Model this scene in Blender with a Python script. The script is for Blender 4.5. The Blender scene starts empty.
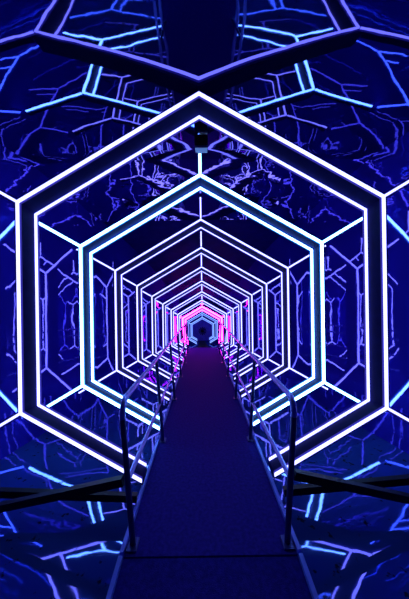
import bpy, bmesh, math, random
from mathutils import Vector, Matrix
random.seed(4)
S = bpy.context.scene
C = S.collection
K = 0.00844          # metres per unit (the first frame's plane)
Z1 = 2.11            # depth of the first frame
EYE = 1.8            # eye height of the camera

# ------------------------------------------------------------------ materials
def new_mat(name):
    m = bpy.data.materials.new(name); m.use_nodes = True
    nt = m.node_tree; nt.nodes.clear()
    return m, nt, nt.nodes.new('ShaderNodeOutputMaterial')

def principled(name, col, rough=0.5, metal=0.0, spec=0.5, noise=0.0, nscale=30.0, bump=0.0, bscale=60.0):
    m, nt, out = new_mat(name)
    p = nt.nodes.new('ShaderNodeBsdfPrincipled')
    p.inputs['Base Color'].default_value = (*col, 1)
    p.inputs['Roughness'].default_value = rough
    p.inputs['Metallic'].default_value = metal
    p.inputs['Specular IOR Level'].default_value = spec
    tc = nt.nodes.new('ShaderNodeTexCoord')
    if noise:
        n = nt.nodes.new('ShaderNodeTexNoise'); n.inputs['Scale'].default_value = nscale
        n.inputs['Detail'].default_value = 4
        nt.links.new(tc.outputs['Object'], n.inputs['Vector'])
        r = nt.nodes.new('ShaderNodeValToRGB')
        r.color_ramp.elements[0].position = .3; r.color_ramp.elements[1].position = .7
        r.color_ramp.elements[0].color = (*[c * (1 - noise) for c in col], 1)
        r.color_ramp.elements[1].color = (*[min(1, c * (1 + noise)) for c in col], 1)
        nt.links.new(n.outputs['Fac'], r.inputs['Fac'])
        nt.links.new(r.outputs['Color'], p.inputs['Base Color'])
    if bump:
        n = nt.nodes.new('ShaderNodeTexNoise'); n.inputs['Scale'].default_value = bscale
        nt.links.new(tc.outputs['Object'], n.inputs['Vector'])
        b = nt.nodes.new('ShaderNodeBump'); b.inputs['Strength'].default_value = bump
        b.inputs['Distance'].default_value = .01
        nt.links.new(n.outputs['Fac'], b.inputs['Height'])
        nt.links.new(b.outputs['Normal'], p.inputs['Normal'])
    nt.links.new(p.outputs[0], out.inputs[0])
    return m

def led(name, col, strength):
    m, nt, out = new_mat(name)
    e = nt.nodes.new('ShaderNodeEmission')
    e.inputs[0].default_value = (*col, 1); e.inputs[1].default_value = strength
    nt.links.new(e.outputs[0], out.inputs[0])
    return m

def film(name, tint, diff, fac, rough, waves):
    """stretched mirror film: tinted glossy over a little diffuse, wrinkled; waves = [(scale xyz, bump distance)]"""
    m, nt, out = new_mat(name)
    g = nt.nodes.new('ShaderNodeBsdfGlossy'); g.inputs['Color'].default_value = (*tint, 1); g.inputs['Roughness'].default_value = rough
    d = nt.nodes.new('ShaderNodeBsdfDiffuse'); d.inputs['Color'].default_value = (*diff, 1)
    mx = nt.nodes.new('ShaderNodeMixShader'); mx.inputs[0].default_value = fac
    nt.links.new(d.outputs[0], mx.inputs[1]); nt.links.new(g.outputs[0], mx.inputs[2])
    tc = nt.nodes.new('ShaderNodeTexCoord')
    prev = None
    for sc, dist in waves:
        mp = nt.nodes.new('ShaderNodeMapping'); mp.inputs['Scale'].default_value = sc
        nt.links.new(tc.outputs['Object'], mp.inputs['Vector'])
        n = nt.nodes.new('ShaderNodeTexNoise'); n.inputs['Scale'].default_value = 1; n.inputs['Detail'].default_value = 1.5
        nt.links.new(mp.outputs[0], n.inputs['Vector'])
        b = nt.nodes.new('ShaderNodeBump'); b.inputs['Strength'].default_value = 1; b.inputs['Distance'].default_value = dist
        nt.links.new(n.outputs['Fac'], b.inputs['Height'])
        if prev: nt.links.new(prev.outputs[0], b.inputs['Normal'])
        prev = b
    if prev: nt.links.new(prev.outputs[0], g.inputs['Normal'])
    nt.links.new(mx.outputs[0], out.inputs[0])
    return m

def floor_mat():
    m, nt, out = new_mat('wet_vinyl_floor')
    tc = nt.nodes.new('ShaderNodeTexCoord')
    def noise(scale, detail, lo, hi):
        n = nt.nodes.new('ShaderNodeTexNoise'); n.inputs['Scale'].default_value = scale; n.inputs['Detail'].default_value = detail
        nt.links.new(tc.outputs['Object'], n.inputs['Vector'])
        r = nt.nodes.new('ShaderNodeMapRange'); r.inputs[1].default_value = lo; r.inputs[2].default_value = hi
        nt.links.new(n.outputs['Fac'], r.inputs[0]); return r
    dirt = noise(16, 6, .60, .68)
    patch = noise(2.2, 3, .35, .65)
    colr = nt.nodes.new('ShaderNodeMixRGB'); colr.inputs[1].default_value = (.05, .13, .55, 1); colr.inputs[2].default_value = (.015, .02, .03, 1)
    nt.links.new(dirt.outputs[0], colr.inputs[0])
    d = nt.nodes.new('ShaderNodeBsdfDiffuse'); nt.links.new(colr.outputs[0], d.inputs['Color'])
    g = nt.nodes.new('ShaderNodeBsdfGlossy'); g.inputs['Color'].default_value = (.18, .2, .5, 1)
    rr = nt.nodes.new('ShaderNodeMapRange'); rr.inputs[3].default_value = .015; rr.inputs[4].default_value = .05
    nt.links.new(patch.outputs[0], rr.inputs[0]); nt.links.new(rr.outputs[0], g.inputs['Roughness'])
    n = nt.nodes.new('ShaderNodeTexNoise'); n.inputs['Scale'].default_value = 3.5; n.inputs['Detail'].default_value = 2
    nt.links.new(tc.outputs['Object'], n.inputs['Vector'])
    b = nt.nodes.new('ShaderNodeBump'); b.inputs['Distance'].default_value = .0018; b.inputs['Strength'].default_value = 1
    nt.links.new(n.outputs['Fac'], b.inputs['Height']); nt.links.new(b.outputs[0], g.inputs['Normal'])
    fac = nt.nodes.new('ShaderNodeMapRange'); fac.inputs[3].default_value = .62; fac.inputs[4].default_value = .12
    nt.links.new(dirt.outputs[0], fac.inputs[0])
    mx = nt.nodes.new('ShaderNodeMixShader'); nt.links.new(fac.outputs[0], mx.inputs[0])
    nt.links.new(d.outputs[0], mx.inputs[1]); nt.links.new(g.outputs[0], mx.inputs[2])
    nt.links.new(mx.outputs[0], out.inputs[0])
    return m

M = {
    'white': led('cool_white_light', (1.25, 1.3, 4.2), 1.0),
    'white_glow': led('violet_blue_halo', (.09, .08, 1.0), .4),  # the glow materials imitate the halo round the bright strips
    'cyan_glow': led('blue_halo', (.02, .22, 1.0), .9),
    'pink_glow': led('magenta_halo', (.40, .01, .40), 1.0),
    'pale_glow': led('dim_blue_halo', (.05, .07, 1.0), .9),
    'cyan': led('ice_blue_light', (2.4, 6.0, 13.0), 1.0),
    'pink': led('pink_light', (34, .62, 22), 1.0),
    'pale': led('pale_blue_light', (.42, .75, 2.0), 1.0),
    'frame': principled('navy_frame_paint', (.002, .007, .08), .5, 0, .04, .15, 14),
    'ramp': principled('dark_ramp_carpet', (.030, .018, .24), .7, 0, .02, .25, 40, .5, 220),
    'ramp_side': principled('blue_grey_aluminium', (.16, .22, .85), .45, .1, .5, .12, 20),
    'rail': principled('brushed_aluminium_tube', (.36, .38, .85), .32, .85, .5, .1, 40),
    'post': principled('backlit_dark_tube', (.06, .07, .24), .35, .7, .4, .1, 40),  # rail metal in a darker copy, the posts' backlit shade put into the colour
    'black': principled('black_steel', (.008, .008, .012), .5, .2, .3, .2, 30),
    'box': principled('black_plastic', (.008, .008, .012), .55, 0, .3, .1, 60),
    'grey': principled('grey_metal', (.25, .28, .36), .45, .5, .5, .1, 60),
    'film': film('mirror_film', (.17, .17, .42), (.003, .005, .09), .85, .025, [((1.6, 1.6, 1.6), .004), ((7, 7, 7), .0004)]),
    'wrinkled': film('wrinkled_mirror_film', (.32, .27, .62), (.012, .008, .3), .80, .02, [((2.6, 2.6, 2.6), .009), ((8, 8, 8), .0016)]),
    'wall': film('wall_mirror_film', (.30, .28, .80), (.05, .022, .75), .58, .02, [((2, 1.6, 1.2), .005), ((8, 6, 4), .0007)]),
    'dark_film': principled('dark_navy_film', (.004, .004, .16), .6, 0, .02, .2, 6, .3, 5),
    'floor': floor_mat(),
    'end': principled('blue_end_panel', (.25, .25, .95), .5, 0, .3, .2, 8),
}

# ------------------------------------------------------------------ helpers
def link(name, bm, mat, parent=None, smooth=False):
    me = bpy.data.meshes.new(name)
    bmesh.ops.recalc_face_normals(bm, faces=bm.faces[:])
    bm.to_mesh(me); bm.free()
    if smooth:
        for p in me.polygons: p.use_smooth = True
        me.set_sharp_from_angle(angle=math.radians(40))
    me.materials.append(M[mat])
    o = bpy.data.objects.new(name, me); C.objects.link(o)
    if parent is not None:
        o.parent = parent
        o.location = -Vector(parent.location)
    return o

def tag(o, label, cat, group=None):
    o['label'] = label; o['category'] = cat
    if group: o['group'] = group
    return o

def thing(name, loc, label, cat, group=None):
    o = bpy.data.objects.new(name, None); C.objects.link(o)
    o.empty_display_size = .1; o.location = loc
    return tag(o, label, cat, group)

def box(bm, lo, hi, bevel=0.0):
    r = bmesh.ops.create_cube(bm, size=1)
    lo, hi = Vector(lo), Vector(hi)
    for v in r['verts']:
        v.co = Vector(((v.co.x + .5) * (hi.x - lo.x) + lo.x, (v.co.y + .5) * (hi.y - lo.y) + lo.y, (v.co.z + .5) * (hi.z - lo.z) + lo.z))
    if bevel:
        es = list({e for v in r['verts'] for e in v.link_edges})
        bmesh.ops.bevel(bm, geom=es, offset=bevel, segments=2, affect='EDGES', profile=.5)
    return bm

def bar(bm, a, b, wx, wy, up=(0, 1, 0)):
    """rectangular bar from a to b; wx across, wy along 'up'"""
    a, b, up = Vector(a), Vector(b), Vector(up)
    d = (b - a).normalized(); s = d.cross(up).normalized(); u = s.cross(d).normalized()
    q = []
    for p in (a, b):
        q.append([bm.verts.new(p + s * i * wx / 2 + u * j * wy / 2) for i, j in ((-1, -1), (1, -1), (1, 1), (-1, 1))])
    for i in range(4):
        bm.faces.new((q[0][i], q[0][(i + 1) % 4], q[1][(i + 1) % 4], q[1][i]))
    bm.faces.new(q[0][::-1]); bm.faces.new(q[1])
    return bm

def tube(bm, pts, r, n=12):
    pts = [Vector(p) for p in pts]
    rings = []; prev = None
    for i, p in enumerate(pts):
        t = ((pts[min(i + 1, len(pts) - 1)] - p).normalized() + (p - pts[max(i - 1, 0)]).normalized()).normalized()
        if prev is None:
            s = t.cross(Vector((0, 0, 1)))
            if s.length < .1: s = t.cross(Vector((1, 0, 0)))
            s.normalize()
        else:
            s = (prev - t * prev.dot(t)).normalized()
        prev = s; u = t.cross(s)
        rings.append([bm.verts.new(p + s * r * math.cos(2 * math.pi * k / n) + u * r * math.sin(2 * math.pi * k / n)) for k in range(n)])
    for a, b in zip(rings, rings[1:]):
        for k in range(n): bm.faces.new((a[k], a[(k + 1) % n], b[(k + 1) % n], b[k]))
    bm.faces.new(rings[0][::-1]); bm.faces.new(rings[-1])
    return bm

def lerp_table(tab, r):
    if r <= tab[0][0]: a, b = tab[0], tab[1]
    elif r >= tab[-1][0]: a, b = tab[-2], tab[-1]
    else:
        for a, b in zip(tab, tab[1:]):
            if a[0] <= r <= b[0]: break
    return a[1] + (b[1] - a[1]) * (r - a[0]) / (b[0] - a[0])

# ------------------------------------------------------------------ the room: a mirrored passage that narrows
def integrate(slopes, r0, h0, ra, rb, n=160):
    """height profile whose slope table is given, fixed to h0 at r0"""
    out = {}
    def walk(a, b):
        h, r = h0, r0
        step = (b - a) / n
        out[r] = h
        for i in range(n):
            h += lerp_table(slopes, r + step / 2) * step; r += step
            out[r] = h
    walk(r0, rb); walk(r0, ra)
    return sorted(out.items())

CEIL_NEAR = integrate([(.3, -52), (.75, -52), (1.0, -30), (1.2, 0), (1.413, 0)], 1.2, 213, -.45, 1.413)
FLOOR_NEAR = integrate([(.3, 48), (.8, 48), (1.05, 20), (1.3, 0), (1.5, 0)], 1.3, -198, -.45, 1.5)
CEIL = CEIL_NEAR + [(1.822, 197), (2.232, 165), (4.3, 18), (5.8, -62)]
FLOOR = FLOOR_NEAR + [(5.8, -198)]
R_BACK, R_END = -.45, 5.32
def ceil_u(r): return lerp_table(CEIL, r)
def floor_u(r): return lerp_table(FLOOR, r)
WALL = [(-.45, 330), (1.0, 268), (1.413, 249), (1.95, 224), (2.232, 192), (2.64, 167), (3.05, 147), (4.3, 100), (5.32, 72)]
def wall_u(r): return lerp_table(WALL, r)
ACROSS = [k / 10 for k in range(-10, 11)]
def bow(x, r):
    """the stretched film curves towards the room at the side walls"""
    return 5 * (x / 250) ** 2 * max(0, min(1, (2.2 - r) / .8))
def P(xu, r, yu): return Vector((xu * K, Z1 * r, EYE + yu * K))

def sheet(name, r0, r1, step, rows, mat, thick):
    """surface lofted along the passage; rows(r) -> list of points across; thick = outward direction"""
    bm = bmesh.new()
    n = max(1, round((r1 - r0) / step))
    grid = [[bm.verts.new(p) for p in rows(r0 + (r1 - r0) * i / n)] for i in range(n + 1)]
    back = [[bm.verts.new(v.co + Vector(thick)) for v in row] for row in grid]
    m = len(grid[0])
    for i in range(n):
        for j in range(m - 1):
            bm.faces.new((grid[i][j], grid[i][j + 1], grid[i + 1][j + 1], grid[i + 1][j]))
            bm.faces.new((back[i][j], back[i + 1][j], back[i + 1][j + 1], back[i][j + 1]))
    for i in range(n):
        for j in (0, m - 1):
            bm.faces.new((grid[i][j], grid[i + 1][j], back[i + 1][j], back[i][j]))
    for j in range(m - 1):
        for i in (0, n):
            bm.faces.new((grid[i][j], grid[i][j + 1], back[i][j + 1], back[i][j]))
    o = link(name, bm, mat, smooth=True)
    o['kind'] = 'structure'
    return o

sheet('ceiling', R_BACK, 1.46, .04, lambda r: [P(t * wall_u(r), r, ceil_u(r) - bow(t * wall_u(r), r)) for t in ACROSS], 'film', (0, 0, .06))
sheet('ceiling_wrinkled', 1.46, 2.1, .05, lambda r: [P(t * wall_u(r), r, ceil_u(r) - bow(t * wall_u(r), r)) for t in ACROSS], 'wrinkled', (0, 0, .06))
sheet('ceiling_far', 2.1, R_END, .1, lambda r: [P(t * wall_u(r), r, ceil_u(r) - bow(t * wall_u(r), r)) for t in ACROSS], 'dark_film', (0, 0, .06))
sheet('floor', R_BACK, R_END, .04, lambda r: [P(t * wall_u(r), r, floor_u(r) + bow(t * wall_u(r), r)) for t in ACROSS], 'floor', (0, 0, -.06))
for s, nm in ((-1, 'wall_left'), (1, 'wall_right')):
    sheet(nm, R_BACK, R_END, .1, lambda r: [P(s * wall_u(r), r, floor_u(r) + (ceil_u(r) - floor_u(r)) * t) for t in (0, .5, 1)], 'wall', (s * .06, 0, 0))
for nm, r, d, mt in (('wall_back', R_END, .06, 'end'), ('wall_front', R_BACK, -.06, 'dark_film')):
    bm = bmesh.new()
    box(bm, (-wall_u(r) * K, min(Z1 * r, Z1 * r + d), P(0, r, floor_u(r)).z), (wall_u(r) * K, max(Z1 * r, Z1 * r + d), P(0, r, ceil_u(r)).z))
    link(nm, bm, mt)['kind'] = 'structure'

# ------------------------------------------------------------------ hexagonal light frames
RAMP_X, RAMP_HALF = .03, .551
def offset_path(pts, off, cut):
    """pts: open polyline (x, z) running clockwise from the lower right round the top; shift it outward by off with mitres"""
    out = []
    for i, p in enumerate(pts):
        ds = []
        if i > 0: ds.append((p - pts[i - 1]).normalized())
        if i < len(pts) - 1: ds.append((pts[i + 1] - p).normalized())
        ns = [Vector((d.y, -d.x)) for d in ds]      # outward normals (path runs anticlockwise seen from the camera)
        if len(ns) == 2:
            b = (ns[0] + ns[1]).normalized(); out.append(p + b * off / b.dot(ns[0]))
        elif cut:                                    # ends are cut on a vertical line beside the ramp
            out.append(p + Vector((0, off / ns[0].y)))
        else:
            out.append(p + ns[0] * off)
    return out

def ring(bm, pts, o0, o1, y0, y1):
    a, b = offset_path(pts, o0, True), offset_path(pts, o1, True)
    secs = []
    for p, q in zip(a, b):
        secs.append([bm.verts.new((p.x, y0, p.y)), bm.verts.new((q.x, y0, q.y)), bm.verts.new((q.x, y1, q.y)), bm.verts.new((p.x, y1, p.y))])
    for s, t in zip(secs, secs[1:]):
        for k in range(4): bm.faces.new((s[k], s[(k + 1) % 4], t[(k + 1) % 4], t[k]))
    bm.faces.new(secs[0][::-1]); bm.faces.new(secs[-1])
    return bm

ORD = ['first', 'second', 'third', 'fourth', 'fifth', 'sixth', 'seventh', 'eighth', 'ninth', 'tenth', 'eleventh', 'twelfth']
def frame_label(i, key):
    if i == 0: return 'largest white hexagonal light frame, first in the tunnel, beside the near railing posts'
    if i == 1: return 'ice blue glowing hexagonal light frame, second in the tunnel, with bright blue struts'
    if key == 'pink': return 'pink glowing hexagonal light frame over the far end of the ramp'
    if i == 2: return 'white hexagonal light frame directly behind the ice blue one'
    if i == 7: return 'white hexagonal light frame directly in front of the pink one'
    if i == 9: return 'pale blue hexagonal light frame directly behind the pink one'
    if i == 10: return 'smallest innermost pale blue hexagonal light frame at the dark end of the tunnel'
    return 'white hexagonal light frame, %s in the tunnel counted from the near end of the ramp' % ORD[i]

def hexpts(u, cutx):
    mpp = (Z1 * 210.5 / u) / 250
    hw = (u - 30) * mpp
    s = hw * 2 / math.sqrt(3)
    cz = EYE - (33 - .15 * u) * mpp
    cr = min(RAMP_X + cutx, hw - .03); cl = min(cutx - RAMP_X, hw - .03)
    zb = lambda x: cz - s + x / math.sqrt(3)
    return hw, s, cz, [Vector((cr, zb(cr))), Vector((hw, cz - s / 2)), Vector((hw, cz + s / 2)), Vector((0, cz + s)),
                       Vector((-hw, cz + s / 2)), Vector((-hw, cz - s / 2)), Vector((-cl, zb(cl)))]

for i in range(11):
    inv = .004751 + .001955 * i
    u = 1 / inv; r = 210.5 / u; y = Z1 * r; mpp = y / 250
    key = 'cyan' if i == 1 else 'pink' if i == 8 else 'pale' if i > 8 else 'white'
    cutx = .555 if i <= 8 else .26
    hw, s, cz, pts = hexpts(u, cutx)
    u2 = 1 / (inv + .00039); y2 = Z1 * 210.5 / u2
    _, _, _, pts2 = hexpts(u2, cutx)
    w = max(.020, .85 * mpp) if i != 1 else .028
    if i == 8: w = .06
    if i > 8: w = .6 * mpp
    g = max(.006, .55 * mpp) if i < 9 else .2 * mpp          # width of the glowing band added either side to imitate the halo
    t = thing('hexagonal_light_frame', (0, y, EYE + floor_u(r) * K), frame_label(i, key), 'light frame', 'hexagonal light frames of the tunnel')
    # beam: a band that runs from the front hexagon back to the slightly smaller rear one
    bm = bmesh.new()
    th = .05
    fa, fb = offset_path(pts, 0, True), offset_path(pts, th, True)
    ba, bb = offset_path(pts2, 0, True), offset_path(pts2, th, True)
    secs = [[bm.verts.new((a.x, y, a.y)), bm.verts.new((b.x, y, b.y)), bm.verts.new((d.x, y2, d.y)), bm.verts.new((c.x, y2, c.y))] for a, b, c, d in zip(fa, fb, ba, bb)]
    for a, b in zip(secs, secs[1:]):
        for k in range(4): bm.faces.new((a[k], a[(k + 1) % 4], b[(k + 1) % 4], b[k]))
    bm.faces.new(secs[0][::-1]); bm.faces.new(secs[-1])
    link('beam', bm, 'frame', t)
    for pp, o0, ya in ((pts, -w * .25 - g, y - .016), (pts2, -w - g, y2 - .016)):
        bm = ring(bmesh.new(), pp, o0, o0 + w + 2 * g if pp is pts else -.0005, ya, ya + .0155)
        link('halo_band', bm, key + '_glow', t)  # added emissive band, stands in for the strip's halo
        bm = ring(bmesh.new(), pp, o0 + g, o0 + g + w * (1 if pp is pts else .8 if i < 2 else .6), ya - .016, ya - .0005)
        link('led_strip', bm, key, t)
    # struts running outward from the corners to walls and ceiling
    for kx, kz, ang in ((1, .5, 30), (-1, .5, 150), (1, -.5, -30), (-1, -.5, 210), (0, 1, 90)):
        v = Vector((kx * hw, y - .004, cz + kz * s))
        d = Vector((math.cos(math.radians(ang)), 0, math.sin(math.radians(ang))))
        if kx == 0: L = P(0, r, ceil_u(r + .03)).z - v.z - .02
        else: L = (wall_u(r + .03) * K - abs(v.x)) / abs(d.x) - .03
        if kz < 0:
            L = min(L, (v.z - (EYE + floor_u(r) * K) - .06) * 2)
        if L < .12: continue
        a, b = v + d * (.052 / (1 if kx == 0 else .9)), v + d * L
        bm = bar(bmesh.new(), a + Vector((0, .030, 0)), b + Vector((0, .030, 0)), .05, .05)
        st = link('strut', bm, 'frame', t)
        a2 = v + d * (w * .9 + g)
        for nm, dy, ww, dp, mt in (('halo_band', -.004, w + 2 * g, .015, key + '_glow'), ('led_strip', -.020, w, .016, key)):
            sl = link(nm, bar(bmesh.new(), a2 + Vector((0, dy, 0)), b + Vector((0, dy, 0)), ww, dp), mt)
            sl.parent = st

# ------------------------------------------------------------------ ramp
DECK = .2
def ramp_section(name, label, y0, y1, z0, z1, h0, h1, cat, mat='ramp', stringer=True, xoff=RAMP_X):
    t = thing(name, (xoff, (y0 + y1) / 2, EYE + floor_u((y0 + y1) / 2 / Z1) * K), label, cat)
    bm = bmesh.new()
    q = []
    for y, z, h in ((y0, z0, h0), (y1, z1, h1)):
        q.append([bm.verts.new((xoff + sx * h, y, z + dz)) for sx, dz in ((-1, -.05), (1, -.05), (1, 0), (-1, 0))])
    for k in range(4): bm.faces.new((q[0][k], q[0][(k + 1) % 4], q[1][(k + 1) % 4], q[1][k]))
    bm.faces.new(q[0][::-1]); bm.faces.new(q[1])
    link('deck', bm, mat, t)
    if stringer:
        for sx in (-1, 1):
            bm = bar(bmesh.new(), (xoff + sx * (h0 + .014), y0, z0 - .045), (xoff + sx * (h1 + .014), y1, z1 - .045), .026, .15, (0, 0, 1))
            link('side_rail', bm, 'ramp_side', t)
    return t
Y_MID, Y_END = Z1 * .75, Z1 * 4.31
main = ramp_section('ramp', 'long dark blue carpeted ramp running down the middle of the tunnel', Y_MID + .004, Y_END, DECK, DECK, RAMP_HALF, RAMP_HALF, 'ramp')
appr = ramp_section('approach_ramp', 'dark ramp section in the foreground, sloping up to the railed ramp', -.6, Y_MID - .005, DECK - .26, DECK - .004, RAMP_HALF, RAMP_HALF, 'ramp')
tail = ramp_section('end_walkway', 'narrow black walkway beyond the far end of the ramp', Y_END + .01, Z1 * 5.28, DECK - .005, DECK - .055, .21, .10, 'walkway', 'black', False, 0.0)
# legs that carry the ramp
def legs(t, ys, zdeck, xs):
    for yy in ys:
        for sx in xs:
            zf = EYE + floor_u(yy / Z1) * K
            bm = box(bmesh.new(), (t.location.x + sx - .03, yy - .03, zf + .001), (t.location.x + sx + .03, yy + .03, zdeck(yy) - .05))
            link('leg', bm, 'black', t)
legs(main, [Y_MID + .2 + 1.2 * k for k in range(6)], lambda y: DECK, (-.5, .5))
legs(appr, (.1, 1.2), lambda y: DECK - .26 + (y + .6) / (Y_MID + .6) * .258, (-.5, .5))
legs(tail, (Y_END + .2, Z1 * 5.2), lambda y: DECK - .03, (0,))

# ------------------------------------------------------------------ railings
POSTS = [Z1 * (.786 + .6 * k) for k in range(6)] + [Z1 * 4.18]
for sx, side in ((-1, 'left'), (1, 'right')):
    xb, xt = RAMP_X + sx * .512, RAMP_X + sx * .575
    t = thing('railing', (xb, POSTS[0], DECK), 'tubular metal railing along the %s edge of the ramp' % side, 'railing', 'railings along the ramp')
    H = .95
    X = lambda h: xb + (xt - xb) * h / H
    R = .021
    # handrail with the bend down into the first post
    rad = .11
    pts = [(X(H - rad), POSTS[0], DECK + H - rad)]
    for k in range(1, 9):
        a = math.pi / 2 * k / 8
        h = H - rad + rad * math.sin(a)
        pts.append((X(h), POSTS[0] + rad * (1 - math.cos(a)), DECK + h))
    pts.append((X(H), POSTS[-1], DECK + H))
    link('handrail', tube(bmesh.new(), pts, R), 'rail', t, True)
    link('midrail', tube(bmesh.new(), [(X(.43), POSTS[0] + .004, DECK + .43), (X(.43), POSTS[-1], DECK + .43)], R * .8), 'rail', t, True)
    for k, yy in enumerate(POSTS):
        top = H - rad if k == 0 else H
        bm = tube(bmesh.new(), [(xb, yy, DECK + .004), (X(top), yy, DECK + top)], R * .95)
        po = link('post', bm, 'post', t, True)
        bm = box(bmesh.new(), (xb - .035, yy - .05, DECK + .001), (xb + .035, yy + .05, DECK + .012), .003)
        fl = link('foot_plate', bm, 'post', None); fl.parent = po

# ------------------------------------------------------------------ black supports reaching out from the ramp
def uv(px, py, r):
    """point on the plane at depth ratio r, given as units sideways and up"""
    return P(px * r, r, py * r)
for sx, side, a, b in ((-1, 'left', (-68, -193, .94), (-206, -186, .94)), (1, 'right', (79, -189, .94), (206, -179, .94))):
    bm = bar(bmesh.new(), uv(*a), uv(*b), .055, .045)
    o = link('support_bar', bm, 'black')
    tag(o, 'level black steel bar reaching out sideways from the %s side of the ramp' % side, 'support bar', 'black supports beside the ramp')
for sx, side, a, b in ((-1, 'left', (-81, -176, .80), (-216, -203, .90)), (1, 'right', (89, -172, .80), (216, -201, .90))):
    bm = bar(bmesh.new(), uv(*a), uv(*b), .055, .045)
    o = link('diagonal_brace', bm, 'black')
    tag(o, 'slanting black brace from the near %s railing post down to the floor' % side, 'brace', 'black supports beside the ramp')

# ------------------------------------------------------------------ black box under the ceiling
r = 1.25
c = P(1.5 * r, r, 161 * r)
t = thing('ceiling_speaker', c, 'small black box speaker hung from the ceiling above the blue frame', 'speaker')
W, Hh = .070, .056
bm = box(bmesh.new(), c + Vector((-W, -.05, -Hh)), c + Vector((W, .07, Hh)), .008)
link('housing', bm, 'box', t, True)
bm = box(bmesh.new(), c + Vector((-W * .8, -.056, -Hh * .75)), c + Vector((W * .8, -.05, Hh * .75)), .002)
link('grille', bm, 'black', t)
bm = box(bmesh.new(), c + Vector((-W * .95, -.045, -Hh - .026)), c + Vector((W * .95, .05, -Hh - .001)), .005)
link('bracket', bm, 'grey', t)
zt = P(0, r, ceil_u(r)).z - .004
bm = tube(bmesh.new(), [c + Vector((.025, .01, Hh)), Vector((c.x + .025, c.y + .01, zt))], .009)
link('hanger', bm, 'grey', t, True)
bm = box(bmesh.new(), Vector((c.x - .02, c.y - .03, zt - .008)), Vector((c.x + .07, c.y + .05, zt)), .002)
link('ceiling_plate', bm, 'grey', t)

# ------------------------------------------------------------------ dark rosette on the end wall
cz = EYE - 27.5 * Z1 * R_END / 250
t = thing('wall_rosette', (0, Z1 * R_END - .004, cz), 'small round dark rosette on the blue end wall of the tunnel', 'rosette')
bm = bmesh.new()
bmesh.ops.create_cone(bm, cap_ends=True, segments=32, radius1=.075, radius2=.055, depth=.03, matrix=Matrix.Translation((0, Z1 * R_END - .02, cz)) @ Matrix.Rotation(math.radians(90), 4, 'X'))
link('boss', bm, 'black', t)
for k in range(12):
    a = 2 * math.pi * k / 12
    bm = bmesh.new()
    vs = []
    for yy in (-.004, -.018):
        vs.append([bm.verts.new((rr * math.cos(a + da), Z1 * R_END + yy, cz + rr * math.sin(a + da))) for rr, da in ((.08, -.18), (.15, -.16), (.2, 0), (.15, .16), (.08, .18))])
    for q in range(5): bm.faces.new((vs[0][q], vs[0][(q + 1) % 5], vs[1][(q + 1) % 5], vs[1][q]))
    bm.faces.new(vs[0]); bm.faces.new(vs[1][::-1])
    link('petal', bm, 'frame', t)

# ------------------------------------------------------------------ world, camera, view
w = bpy.data.worlds.new('World'); S.world = w; w.use_nodes = True
w.node_tree.nodes['Background'].inputs[0].default_value = (.002, .002, .01, 1)
cam = bpy.data.cameras.new('Camera'); co = bpy.data.objects.new('Camera', cam); C.objects.link(co)
cam.sensor_fit = 'HORIZONTAL'; cam.sensor_width = 36; cam.lens = 250 / 409 * 36
cam.shift_x = 2.5 / 409; cam.shift_y = 4 / 409; cam.clip_start = .02
co.matrix_world = Matrix.Translation((0, 0, EYE)) @ Matrix.Rotation(math.radians(90), 4, 'X') @ Matrix.Rotation(math.radians(-.85), 4, 'Z')
S.camera = co
S.view_settings.view_transform = 'Standard'; S.view_settings.look = 'None'
S.view_settings.exposure = 0; S.view_settings.gamma = 1; S.view_settings.use_curve_mapping = False
try:
    S.cycles.use_denoising = True
    S.cycles.max_bounces = 14; S.cycles.glossy_bounces = 10; S.cycles.diffuse_bounces = 4
    S.cycles.sample_clamp_indirect = 0
except Exception: pass
